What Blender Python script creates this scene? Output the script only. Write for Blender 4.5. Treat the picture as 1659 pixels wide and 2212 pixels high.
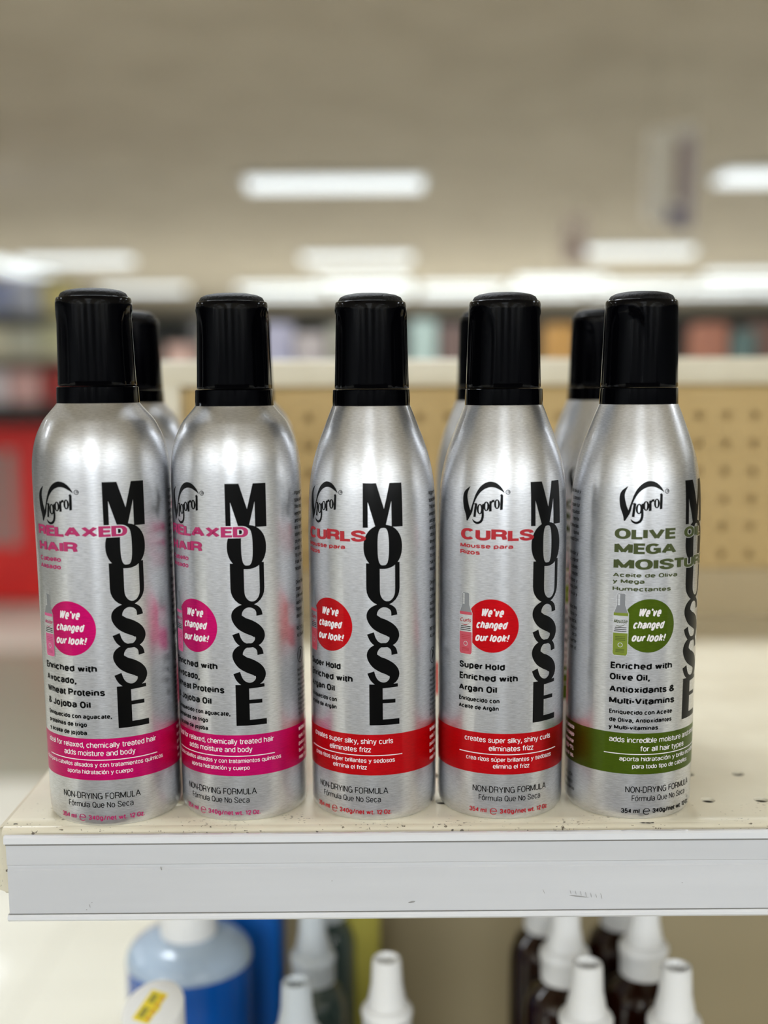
import bpy, bmesh, math, random
from mathutils import Vector, Matrix
random.seed(7)
for _o in list(bpy.data.objects): bpy.data.objects.remove(_o)
SC = bpy.context.scene
COL = SC.collection
S = 1.35                      # height of the shelf deck above the floor
PI = math.pi

# ------------------------------------------------------------------ camera
cam = bpy.data.cameras.new('camera'); cam_o = bpy.data.objects.new('camera', cam); COL.objects.link(cam_o)
FPX = 2500.0
cam.sensor_fit = 'VERTICAL'; cam.sensor_height = 36.0; cam.lens = FPX / 2212 * 36.0
cam.shift_y = (1260 - 1106) / 2212
TH, ROLL = math.atan(435 / FPX), math.radians(.35)
fw = Vector((0, math.cos(TH), -math.sin(TH))); up0 = Vector((0, math.sin(TH), math.cos(TH))); rt0 = Vector((1, 0, 0))
rt = math.cos(ROLL) * rt0 - math.sin(ROLL) * up0; up = math.cos(ROLL) * up0 + math.sin(ROLL) * rt0
M3 = Matrix((rt, up, -fw)).transposed()
cam_o.matrix_world = Matrix.Translation((0, 0, S + .18)) @ M3.to_4x4()
cam.clip_start = .01; cam.clip_end = 200
cam.dof.use_dof = True; cam.dof.focus_distance = .474
cam.dof.aperture_fstop = (cam.lens / 1000) / .0118
SC.camera = cam_o

# ------------------------------------------------------------------ world, exposure
w = bpy.data.worlds.new('world'); SC.world = w; w.use_nodes = True
w.node_tree.nodes['Background'].inputs[0].default_value = (1, .97, .92, 1)
w.node_tree.nodes['Background'].inputs[1].default_value = .25
SC.view_settings.view_transform = 'Standard'; SC.view_settings.look = 'None'
SC.view_settings.exposure = -0.28; SC.view_settings.gamma = 1.0; SC.view_settings.use_curve_mapping = False
LAMP = 1.25                    # emission of the ceiling light diffusers
LAMP_W = 38.0                 # watts each near light throws down the aisles
try:
    SC.cycles.use_denoising = True
    SC.cycles.max_bounces = 8; SC.cycles.diffuse_bounces = 4; SC.cycles.glossy_bounces = 5
    SC.cycles.sample_clamp_indirect = 6.0
    SC.cycles.blur_glossy = 0.1
except Exception: pass

# ------------------------------------------------------------------ materials
def lin(c):
    return tuple(((v / 255) / 12.92 if v / 255 <= .04045 else ((v / 255 + .055) / 1.055) ** 2.4) for v in c) + (1,)
def mat(name, rgb, rough=.5, metal=0., coat=0., emit=0., spec=.5, trans=0.):
    m = bpy.data.materials.new(name); m.use_nodes = True
    b = m.node_tree.nodes['Principled BSDF']
    b.inputs['Base Color'].default_value = lin(rgb); b.inputs['Roughness'].default_value = rough
    b.inputs['Metallic'].default_value = metal; b.inputs['Coat Weight'].default_value = coat
    b.inputs['Coat Roughness'].default_value = .02; b.inputs['Specular IOR Level'].default_value = spec
    b.inputs['Transmission Weight'].default_value = trans
    if emit:
        b.inputs['Emission Color'].default_value = lin(rgb); b.inputs['Emission Strength'].default_value = emit
    return m
def nd(m, t, **kw):
    n = m.node_tree.nodes.new(t)
    for k, v in kw.items(): setattr(n, k, v)
    return n
def lk(m, a, b): m.node_tree.links.new(a, b)
def mottle(m, rgb_a, rgb_b, scale, coord='Object', detail=4, lo=.35, hi=.65, stretch=(1, 1, 1), bump=0.):
    b = m.node_tree.nodes['Principled BSDF']
    tc = nd(m, 'ShaderNodeTexCoord'); mp = nd(m, 'ShaderNodeMapping'); mp.inputs['Scale'].default_value = stretch
    nz = nd(m, 'ShaderNodeTexNoise'); nz.inputs['Scale'].default_value = scale; nz.inputs['Detail'].default_value = detail
    rp = nd(m, 'ShaderNodeValToRGB'); rp.color_ramp.elements[0].position = lo; rp.color_ramp.elements[1].position = hi
    rp.color_ramp.elements[0].color = lin(rgb_a); rp.color_ramp.elements[1].color = lin(rgb_b)
    lk(m, tc.outputs[coord], mp.inputs[0]); lk(m, mp.outputs[0], nz.inputs['Vector']); lk(m, nz.outputs[0], rp.inputs[0])
    lk(m, rp.outputs[0], b.inputs['Base Color'])
    if bump:
        bp = nd(m, 'ShaderNodeBump'); bp.inputs['Strength'].default_value = bump; bp.inputs['Distance'].default_value = .001
        lk(m, nz.outputs[0], bp.inputs['Height']); lk(m, bp.outputs[0], b.inputs['Normal'])
    return m
def brushed(name, rgb, metal=1., rough=.38, aniso=.5, coat=.75, dark=.74, bump=.10):
    """metal brushed around the can: fine horizontal grooves, clear lacquer over them"""
    m = mat(name, rgb, rough, metal, coat)
    b = m.node_tree.nodes['Principled BSDF']
    b.inputs['Anisotropic'].default_value = aniso; b.inputs['Anisotropic Rotation'].default_value = .25
    tg = nd(m, 'ShaderNodeTangent', direction_type='UV_MAP'); tg.uv_map = 'UVMap'
    lk(m, tg.outputs[0], b.inputs['Tangent'])
    uv = nd(m, 'ShaderNodeUVMap'); uv.uv_map = 'UVMap'
    mp = nd(m, 'ShaderNodeMapping'); mp.inputs['Scale'].default_value = (.30, 2.6, 1)
    n1 = nd(m, 'ShaderNodeTexNoise'); n1.inputs['Scale'].default_value = 1.0; n1.inputs['Detail'].default_value = 3; n1.inputs['Roughness'].default_value = .7
    rp = nd(m, 'ShaderNodeValToRGB'); rp.color_ramp.elements[0].position = .32; rp.color_ramp.elements[1].position = .68
    a = lin(rgb); d = tuple(v * dark for v in a[:3]) + (1,)
    rp.color_ramp.elements[0].color = d; rp.color_ramp.elements[1].color = tuple(min(1, v * 1.06) for v in a[:3]) + (1,)
    bp = nd(m, 'ShaderNodeBump'); bp.inputs['Strength'].default_value = bump; bp.inputs['Distance'].default_value = .0002
    lk(m, uv.outputs[0], mp.inputs[0]); lk(m, mp.outputs[0], n1.inputs['Vector']); lk(m, n1.outputs[0], rp.inputs[0])
    lk(m, rp.outputs[0], b.inputs['Base Color']); lk(m, n1.outputs[0], bp.inputs['Height']); lk(m, bp.outputs[0], b.inputs['Normal'])
    return m

ALU = brushed('brushed_aluminium', (222, 223, 226))
ALU_PLAIN = brushed('silver_outline', (236, 237, 240), rough=.4, bump=.04)
INK_BLACK = mat('black_ink', (4, 4, 4), .35, spec=.14)
INK_WHITE = mat('white_ink', (238, 232, 234), .45)
PINK = brushed('pink_metallic_ink', (216, 8, 112), metal=.85, rough=.45, dark=.82, coat=.10)
RED = brushed('red_metallic_ink', (208, 6, 20), metal=.85, rough=.45, dark=.82, coat=.10)
GREEN = brushed('green_metallic_ink', (78, 100, 14), metal=.85, rough=.45, dark=.82, coat=.10)
INK_PINK = mat('pink_ink', (186, 40, 104), .4, .2, .3); INK_RED = mat('red_ink', (182, 26, 40), .4, .2, .3); INK_GREEN = mat('olive_ink', (66, 76, 30), .4, .2, .3)
CAPB = mat('black_gloss_plastic', (3, 3, 5), .09, coat=0., spec=.12)
CAPM = mat('black_matte_plastic', (9, 9, 10), .55)
mottle(CAPM, (3, 3, 4), (8, 8, 9), 900, bump=.5); CAPM.node_tree.nodes['Principled BSDF'].inputs['Specular IOR Level'].default_value = .2

# ------------------------------------------------------------------ mesh helpers
def finish(name, bm, mats, parent=None, smooth=40, loc=None):
    me = bpy.data.meshes.new(name)
    bmesh.ops.recalc_face_normals(bm, faces=bm.faces[:]) if smooth != 'decal' else None
    bm.to_mesh(me); bm.free()
    for m in (mats if isinstance(mats, (list, tuple)) else [mats]): me.materials.append(m)
    if smooth:
        me.polygons.foreach_set('use_smooth', [True] * len(me.polygons))
        if smooth != 'decal': me.set_sharp_from_angle(angle=math.radians(smooth))
    o = bpy.data.objects.new(name, me); COL.objects.link(o)
    if parent is not None: o.parent = parent
    if loc is not None: o.location = loc
    return o
def tag(o, label, cat, group=None, kind=None):
    o['label'] = label; o['category'] = cat
    if group: o['group'] = group
    if kind: o['kind'] = kind
    return o
def thing(name, label, cat, loc=(0, 0, 0), rz=0, group=None):
    o = bpy.data.objects.new(name, None); COL.objects.link(o); o.empty_display_size = .02
    o.location = loc; o.rotation_euler = (0, 0, rz)
    return tag(o, label, cat, group)
def struct(o):
    o['kind'] = 'structure'; return o
def add_box(bm, x0, x1, y0, y1, z0, z1, bevel=0., seg=2, mi=0):
    vs = [bm.verts.new((x, y, z)) for x in (x0, x1) for y in (y0, y1) for z in (z0, z1)]
    fs = [bm.faces.new([vs[i] for i in q]) for q in ((0, 1, 3, 2), (4, 6, 7, 5), (0, 4, 5, 1), (2, 3, 7, 6), (0, 2, 6, 4), (1, 5, 7, 3))]
    for f in fs: f.material_index = mi
    if bevel:
        es = list({e for f in fs for e in f.edges})
        r = bmesh.ops.bevel(bm, geom=es, offset=bevel, segments=seg, affect='EDGES', profile=.5)
        for f in r['faces']: f.material_index = mi
def box(name, dims, m, parent=None, bevel=0., seg=2):
    bm = bmesh.new(); add_box(bm, *dims, bevel, seg); return finish(name, bm, m, parent)
def add_lathe(bm, prof, seg=64, cx=0, cy=0, uvscale=None, mi=0, radial=None, closed=(False, False)):
    """prof: (r, z) from bottom to top; UV u runs round the axis (mm), v up (mm)"""
    uvl = bm.loops.layers.uv.get('UVMap') or bm.loops.layers.uv.new('UVMap')
    R0 = max(r for r, z in prof); rows = []
    for r, z in prof:
        row = []
        for i in range(seg):
            a = 2 * PI * i / seg
            rr = r if radial is None else radial(a, r, z)
            row.append(bm.verts.new((cx + rr * math.sin(a), cy - rr * math.cos(a), z)))
        rows.append(row)
    L = [0]
    for k in range(1, len(prof)): L.append(L[-1] + math.dist(prof[k], prof[k - 1]))
    for k in range(len(rows) - 1):
        for i in range(seg):
            j = (i + 1) % seg
            f = bm.faces.new((rows[k][i], rows[k][j], rows[k + 1][j], rows[k + 1][i])); f.material_index = mi
            for lp, (ii, kk) in zip(f.loops, ((i, k), (i + 1, k), (i + 1, k + 1), (i, k + 1))):
                lp[uvl].uv = (ii / seg * 2 * PI * R0 * 1000, L[kk] * 1000)
    if closed[0]: bm.faces.new(rows[0][::-1]).material_index = mi
    if closed[1]: bm.faces.new(rows[-1]).material_index = mi
    return rows
def lathe(name, prof, m, parent=None, seg=64, smooth=40, closed=(True, True), radial=None):
    bm = bmesh.new(); add_lathe(bm, prof, seg, radial=radial, closed=closed); return finish(name, bm, m, parent, smooth)
def catmull(pts, n=8):
    out = []
    P = [pts[0]] + list(pts) + [pts[-1]]
    for i in range(1, len(P) - 2):
        for k in range(n):
            t = k / n; a, b, c, d = P[i - 1], P[i], P[i + 1], P[i + 2]
            out.append(tuple(.5 * (2 * b[j] + (c[j] - a[j]) * t + (2 * a[j] - 5 * b[j] + 4 * c[j] - d[j]) * t * t + (3 * b[j] - a[j] - 3 * c[j] + d[j]) * t ** 3) for j in range(len(b))))
    out.append(tuple(pts[-1])); return out

# ------------------------------------------------------------------ printing wrapped round a can
RM = 26.8                     # can radius, mm
DEG = RM * PI / 180           # mm of print per degree round the can
class Flat:
    """flat print in mm: u round the can (0 = left edge of the big upright word), z up; each piece has a material and a layer"""
    def __init__(s): s.v = []; s.f = []; s.mi = []; s.ly = []
    def add(s, verts, faces, mi, layer):
        n = len(s.v)
        s.v += [(u, z, layer) for u, z in verts]; s.f += [tuple(i + n for i in f) for f in faces]; s.mi += [mi] * len(faces)
    def poly(s, pts, mi, layer): s.add(pts, [tuple(range(len(pts)))], mi, layer)
    def rect(s, u0, u1, z0, z1, mi, layer): s.poly([(u0, z0), (u1, z0), (u1, z1), (u0, z1)], mi, layer)
    def strip(s, a, b, mi, layer, loop=False):
        n = len(a); fs = [(i, i + 1, n + i + 1, n + i) for i in range(n - 1)]
        if loop: fs.append((n - 1, 0, n, 2 * n - 1))
        s.add(list(a) + list(b), fs, mi, layer)
    def stroke(s, pts, mi, layer, n=7):
        p = catmull(pts, n); A = []; B = []
        for i, (x, y, wd) in enumerate(p):
            q0 = p[max(0, i - 1)]; q1 = p[min(len(p) - 1, i + 1)]
            dx, dy = q1[0] - q0[0], q1[1] - q0[1]; l = math.hypot(dx, dy) or 1
            A.append((x - dy / l * wd / 2, y + dx / l * wd / 2)); B.append((x + dy / l * wd / 2, y - dx / l * wd / 2))
        s.strip(A, B, mi, layer)
    def ring(s, cx, cz, rx, rz, tx, tz, mi, layer, n=28):
        a = [2 * PI * i / n for i in range(n)]
        s.strip([(cx + rx * math.cos(t), cz + rz * math.sin(t)) for t in a], [(cx + (rx - tx) * math.cos(t), cz + (rz - tz) * math.sin(t)) for t in a], mi, layer, True)
    def disc(s, cx, cz, r, mi, layer, n=64): s.poly([(cx + r * math.cos(2 * PI * i / n), cz + r * math.sin(2 * PI * i / n)) for i in range(n)], mi, layer)
    def text(s, body, u0, u1, zb, cap, mi, layer, *a, **k): lettering(s, body, u0, u1, zb, cap, mi, layer, *a, **k)
    def build(s, name, mats, parent, rfun):
        bm = bmesh.new()
        lay = bm.verts.layers.float.new('layer')
        V = []
        for u, z, l in s.v:
            v = bm.verts.new((u, 0, z)); v[lay] = l; V.append(v)
        for f, mi in zip(s.f, s.mi):
            try: fc = bm.faces.new([V[i] for i in f])
            except ValueError: continue
            fc.material_index = mi
        bm.normal_update(); bmesh.ops.triangulate(bm, faces=[f for f in bm.faces if len(f.verts) > 4], ngon_method='EAR_CLIP')
        us = [v.co.x for v in bm.verts]; zs = [v.co.z for v in bm.verts]
        u = math.floor(min(us)) + .55
        while u < max(us):
            bmesh.ops.bisect_plane(bm, geom=bm.verts[:] + bm.edges[:] + bm.faces[:], plane_co=(u, 0, 0), plane_no=(1, 0, 0)); u += 1.1
        z = 112.0
        while z < max(zs):
            if z > min(zs): bmesh.ops.bisect_plane(bm, geom=bm.verts[:] + bm.edges[:] + bm.faces[:], plane_co=(0, 0, z), plane_no=(0, 0, 1))
            z += 2.0
        uvl = bm.loops.layers.uv.new('UVMap')
        for f in bm.faces:
            for lp in f.loops: lp[uvl].uv = (lp.vert.co.x, lp.vert.co.z)
        for v in bm.verts:
            a = v.co.x / RM; r = rfun(v.co.z / 1000) + (.025 + .03 * v[lay]) / 1000
            v.co = (r * math.sin(a), -r * math.cos(a), v.co.z / 1000)
        bm.normal_update()
        for f in bm.faces:
            c = f.calc_center_median()
            if f.normal.x * c.x + f.normal.y * c.y < 0: f.normal_flip()
        return finish(name, bm, mats, parent, 'decal')
# ---- stroke lettering: a plain condensed grotesque drawn as centre lines (cap height 1, x-height .74)
def _arc(cx, cy, rx, ry, a0, a1, n=10, e=.86):
    out = []
    for i in range(n + 1):
        t = math.radians(a0 + (a1 - a0) * i / n); c, s_ = math.cos(t), math.sin(t)
        out.append((cx + rx * math.copysign(abs(c) ** e, c), cy + ry * math.copysign(abs(s_) ** e, s_)))
    return out
def _ring(wd, y0, y1, n=20): return _arc(wd / 2, (y0 + y1) / 2, wd / 2, (y1 - y0) / 2, 0, 360, n)
def _cr(p): return catmull(p, 4)
XH = .74
def _glyph(ch):
    """(width, strokes); a stroke is a list of centre-line points"""
    w = .40; x = XH; m = XH / 2
    arch = lambda o, wd: [(o, x * .62)] + _arc(o + wd / 2, x * .64, wd / 2, x * .36, 180, 0, 8) + [(o + wd, 0)]
    acc = {'á': 'a', 'é': 'e', 'í': 'ı', 'ó': 'o', 'ú': 'u'}
    if ch in acc:
        wd, st = _glyph(acc[ch]); return wd, st + [[(wd / 2 - .03, .86), (wd / 2 + .10, 1.06)]]
    if ch == 'a': return w, [[(w, 0), (w, x * .62)] + _arc(w / 2, x * .64, w / 2, x * .36, 0, 160, 8), _cr([(w, x * .58), (.55 * w, x * .54), (.1 * w, x * .44), (0, x * .25), (.15 * w, .03), (.45 * w, 0), (.8 * w, x * .1), (w, x * .3)])]
    if ch == 'b': return w, [[(0, 0), (0, 1)], _ring(w, 0, x)]
    if ch == 'c': return w * .96, [_arc(w * .48, m, w * .48, m, 38, 322, 18)]
    if ch == 'd': return w, [[(w, 0), (w, 1)], _ring(w, 0, x)]
    if ch == 'e': return w, [[(0, m)] + [(w, m)] + _arc(w / 2, m, w / 2, m, 0, 318, 20)]
    if ch == 'f': return .30, [[(.12, 0), (.12, .80)] + _cr([(.12, .80), (.15, .95), (.32, 1.0)]), [(0, x), (.30, x)]]
    if ch == 'g': return w, [_ring(w, 0, x), [(w, x), (w, -.06)] + _cr([(w, -.06), (.85 * w, -.23), (.5 * w, -.27), (.04, -.18)])]
    if ch == 'h': return w, [[(0, 0), (0, 1)], arch(0, w)]
    if ch == 'ı': return 0, [[(0, 0), (0, x)]]
    if ch == 'i': return 0, [[(0, 0), (0, x)], [(0, .89), (0, 1.02)]]
    if ch == 'j': return .06, [[(.06, x), (.06, -.10)] + _cr([(.06, -.10), (.03, -.24), (-.06, -.27)]), [(.06, .89), (.06, 1.02)]]
    if ch == 'k': return w * .95, [[(0, 0), (0, 1)], [(0, .26), (w * .92, x)], [(.12, .40), (w * .95, 0)]]
    if ch == 'l': return 0, [[(0, 0), (0, 1)]]
    if ch == 'm': return .72, [[(0, 0), (0, x)], arch(0, .36), arch(.36, .36)]
    if ch == 'n': return w, [[(0, 0), (0, x)], arch(0, w)]
    if ch == 'o': return w, [_ring(w, 0, x)]
    if ch == 'p': return w, [[(0, -.28), (0, x)], _ring(w, 0, x)]
    if ch == 'q': return w, [[(w, -.28), (w, x)], _ring(w, 0, x)]
    if ch == 'r': return .24, [[(0, 0), (0, x)], _cr([(0, .46), (.06, .64), (.24, .72)])]
    if ch == 's':
        w = .36; return w, [_cr([(w, .55), (.85 * w, .68), (.5 * w, x), (.13 * w, .68), (.02, .55), (.22 * w, .44), (.72 * w, .33), (w, .20), (.86 * w, .06), (.5 * w, 0), (.14 * w, .06), (0, .19)])]
    if ch == 't': return .28, [[(.11, .95), (.11, .16)] + _cr([(.11, .16), (.15, .03), (.28, 0)]), [(0, x), (.28, x)]]
    if ch == 'u': return w, [[(0, x)] + _arc(w / 2, x * .36, w / 2, x * .36, 180, 360, 8), [(w, x), (w, 0)]]
    if ch == 'v': return w * 1.05, [[(0, x), (w * .52, 0), (w * 1.05, x)]]
    if ch == 'w': return .64, [[(0, x), (.16, 0), (.32, x), (.48, 0), (.64, x)]]
    if ch == 'x': return w, [[(0, x), (w, 0)], [(0, 0), (w, x)]]
    if ch == 'y': return w * 1.05, [[(0, x), (w * .52, .04)], [(w * 1.05, x), (w * .46, -.14)] + _cr([(w * .46, -.14), (w * .3, -.25), (0, -.27)])]
    if ch == 'z': return w * .9, [[(0, x), (w * .9, x), (0, 0), (w * .9, 0)]]
    w = .47
    if ch == 'A': return .56, [[(0, 0), (.28, 1), (.56, 0)], [(.10, .30), (.46, .30)]]
    if ch == 'B': return w, [[(0, 0), (0, 1), (.6 * w, 1)] + _arc(.6 * w, .77, .36 * w, .23, 90, -90, 8) + [(0, .54)], [(0, .54), (.6 * w, .54)] + _arc(.6 * w, .27, .4 * w, .27, 90, -90, 8) + [(0, 0)]]
    if ch == 'C': return .50, [_arc(.25, .5, .25, .5, 42, 318, 20)]
    if ch == 'D': return w, [[(0, 0), (0, 1), (.5 * w, 1)] + _arc(.5 * w, .5, .5 * w, .5, 90, -90, 14) + [(0, 0)]]
    if ch == 'E': return .40, [[(.40, 1), (0, 1), (0, 0), (.40, 0)], [(0, .52), (.37, .52)]]
    if ch == 'F': return .38, [[(.38, 1), (0, 1), (0, 0)], [(0, .50), (.34, .50)]]
    if ch == 'G': return .50, [_arc(.25, .5, .25, .5, 42, 345, 20), [(.26, .46), (.50, .46), (.50, 0)]]
    if ch == 'H': return w, [[(0, 0), (0, 1)], [(w, 0), (w, 1)], [(0, .52), (w, .52)]]
    if ch == 'I': return 0, [[(0, 0), (0, 1)]]
    if ch == 'J': return .36, [[(.36, 1), (.36, .24)] + _arc(.18, .24, .18, .24, 0, -180, 10)]
    if ch == 'K': return w, [[(0, 0), (0, 1)], [(0, .36), (w, 1)], [(.14, .54), (w, 0)]]
    if ch == 'L': return .37, [[(0, 1), (0, 0), (.37, 0)]]
    if ch == 'M': return .62, [[(0, 0), (0, 1), (.31, .08), (.62, 1), (.62, 0)]]
    if ch == 'N': return w, [[(0, 0), (0, 1), (w, 0), (w, 1)]]
    if ch == 'O': return .50, [_ring(.50, 0, 1, 28)]
    if ch == 'Q': return .50, [_ring(.50, 0, 1, 28), [(.28, .22), (.52, -.04)]]
    if ch in 'PR':
        b = [[(0, 0), (0, 1), (.55 * w, 1)] + _arc(.55 * w, .74, .45 * w, .26, 90, -90, 10) + [(0, .48)]]
        return w, b + ([[(.55 * w, .48)] + _cr([(.55 * w, .48), (.88 * w, .40), (.96 * w, .22), (1.02 * w, 0)])] if ch == 'R' else [])
    if ch == 'S':
        w = .46; return w, [_cr([(w, .72), (.88 * w, .92), (.5 * w, 1), (.12 * w, .92), (.02, .75), (.2 * w, .59), (.74 * w, .44), (w, .27), (.88 * w, .08), (.5 * w, 0), (.12 * w, .08), (0, .28)])]
    if ch == 'T': return .48, [[(0, 1), (.48, 1)], [(.24, 1), (.24, 0)]]
    if ch == 'U': return w, [[(0, 1)] + _arc(w / 2, .27, w / 2, .27, 180, 360, 12) + [(w, 1)]]
    if ch == 'V': return .54, [[(0, 1), (.27, 0), (.54, 1)]]
    if ch == 'W': return .80, [[(0, 1), (.2, 0), (.4, 1), (.6, 0), (.8, 1)]]
    if ch == 'X': return .5, [[(0, 1), (.5, 0)], [(0, 0), (.5, 1)]]
    if ch == 'Y': return .5, [[(0, 1), (.25, .42), (.5, 1)], [(.25, .42), (.25, 0)]]
    if ch == 'Z': return w, [[(0, 1), (w, 1), (0, 0), (w, 0)]]
    w = .40
    if ch == '0': return w, [_ring(w, 0, 1, 24)]
    if ch == '1': return .20, [[(0, .80), (.20, 1.0), (.20, 0)]]
    if ch == '2': return w, [_cr([(0, .72), (.1 * w, .92), (.5 * w, 1), (.9 * w, .92), (w, .73), (.8 * w, .48), (.3 * w, .22), (0, 0)]) + [(w, 0)]]
    if ch == '3': return w, [_cr([(0, .76), (.15 * w, .94), (.5 * w, 1), (.88 * w, .92), (.95 * w, .74), (.8 * w, .57), (.4 * w, .53)]), _cr([(.4 * w, .53), (.85 * w, .46), (w, .26), (.88 * w, .07), (.5 * w, 0), (.12 * w, .06), (0, .24)])]
    if ch == '4': return w, [[(.78 * w, 0), (.78 * w, 1), (0, .28), (w * 1.05, .28)]]
    if ch == '5': return w, [[(.95 * w, 1), (.12 * w, 1), (.04 * w, .52)] + _cr([(.04 * w, .52), (.45 * w, .64), (.9 * w, .55), (w, .32), (.88 * w, .08), (.45 * w, 0), (.1 * w, .05), (0, .2)])]
    if ch == '°': return .2, [_arc(.1, .88, .1, .12, 0, 360, 10)]
    if ch == '®': return .34, [_arc(.17, .8, .17, .2, 0, 360, 12)]
    if ch == '.': return 0, [[(0, -.03), (0, .11)]]
    if ch == ',': return .02, [[(.02, .12), (.02, -.02), (-.05, -.24)]]
    if ch == '!': return 0, [[(0, .30), (0, 1)], [(0, -.02), (0, .12)]]
    if ch in "'": return 0, [[(.02, 1), (-.02, .76)]]
    if ch == ':': return 0, [[(0, 0), (0, .12)], [(0, .6), (0, .74)]]
    if ch == '-': return .24, [[(0, .38), (.24, .38)]]
    if ch == '/': return .30, [[(0, -.05), (.30, 1.02)]]
    if ch == '(': return .12, [_cr([(.12, 1.05), (0, .7), (0, .2), (.12, -.15)])]
    if ch == ')': return .12, [_cr([(0, 1.05), (.12, .7), (.12, .2), (0, -.15)])]
    if ch == '&': return .52, [_cr([(.52, .0), (.30, .40), (.10, .72), (.12, .93), (.24, 1.0), (.36, .93), (.36, .76), (.16, .50), (.02, .34), (.0, .16), (.10, .02), (.22, 0), (.38, .10), (.50, .40)])]
    return .3, []
def _line(pts, wd, closed=False):
    """edges of a mitred band along pts (already in mm)"""
    q = [pts[0]]
    for p in pts[1:]:
        if math.dist(p, q[-1]) > 1e-5: q.append(p)
    if len(q) < 2: return [], []
    closed = math.dist(q[0], q[-1]) < 1e-4 and len(q) > 3
    if closed: q = q[:-1]
    n = len(q); A = []; B = []
    for i in range(n):
        a = q[i - 1] if (i or closed) else None; c = q[(i + 1) % n] if (i < n - 1 or closed) else None; b = q[i]
        d = []
        for s, e in ((a, b), (b, c)):
            if s is not None and e is not None:
                l = math.dist(s, e); d.append(((e[0] - s[0]) / l, (e[1] - s[1]) / l))
        d0, d1 = d[0], d[-1]
        nx, ny = -(d0[1] + d1[1]), d0[0] + d1[0]; l = math.hypot(nx, ny)
        if l < .25: nx, ny, l = -d0[1], d0[0], 1
        nx, ny = nx / l, ny / l
        k = min(2.2, 1 / max(.3, nx * -d0[1] + ny * d0[0])) * wd / 2
        A.append((b[0] + nx * k, b[1] + ny * k)); B.append((b[0] - nx * k, b[1] - ny * k))
    if closed: A.append(A[0]); B.append(B[0])
    return A, B
_RB = set('LEFTZzrft-2'); _LB = set('TZzft-')
def _split(strokes):
    """break strokes at sharp corners so that each piece keeps its full weight"""
    out = []
    for s in strokes:
        cur = [s[0]]
        for i in range(1, len(s)):
            cur.append(s[i])
            if i < len(s) - 1:
                a, b, c = s[i - 1], s[i], s[i + 1]; l = math.dist(a, b) * math.dist(b, c)
                if l > 1e-9 and ((b[0] - a[0]) * (c[0] - b[0]) + (b[1] - a[1]) * (c[1] - b[1])) / l < -.25: out.append(cur); cur = [s[i]]
        out.append(cur)
    return out
def lettering(F, body, u0, u1, zb, cap, mi, layer, bold=.17, shear=0., grow=0., gap=.07, clip=None, ex=.6):
    """letters fitted between u0 and u1 (degrees), baseline zb, capital height cap (mm); stems widen with the letters"""
    G = [None if ch == ' ' else _glyph(ch) for ch in body]
    U = (u1 - u0) * DEG; adv = sum(.30 if g is None else g[0] for g in G); ng = sum(g is not None for g in G) - .5 * bold / (bold + gap) * (sum(c in _RB for c in body[:-1]) + sum(c in _LB for c in body[1:]))
    lo, hi = .02 * cap, 20 * cap
    for _ in range(50):
        k = (lo + hi) / 2; q = (k / cap) ** ex
        if adv * k + (ng * (bold + gap) - gap) * cap * q > U: hi = k
        else: lo = k
    wd = bold * cap; ky = cap - wd; X = u0 * DEG + wd * q / 2
    for n, (ch, g) in enumerate(zip(body, G)):
        if g is None: X += .30 * k; continue
        if n and ch in _LB: X -= .5 * wd * q
        for s in _split(g[1]):
            P = [((X + x * k + shear * (y - .4) * cap) / q, zb + wd / 2 + y * ky) for x, y in s]
            if clip is not None and max(p[0] for p in P) * q < clip * DEG: continue
            A, B = _line(P, wd + grow * cap)
            if A: F.strip([(x * q, y) for x, y in A], [(x * q, y) for x, y in B], mi, layer)
        X += g[0] * k + (bold + gap) * cap * q - (.5 * wd * q if ch in _RB else 0)

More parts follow.
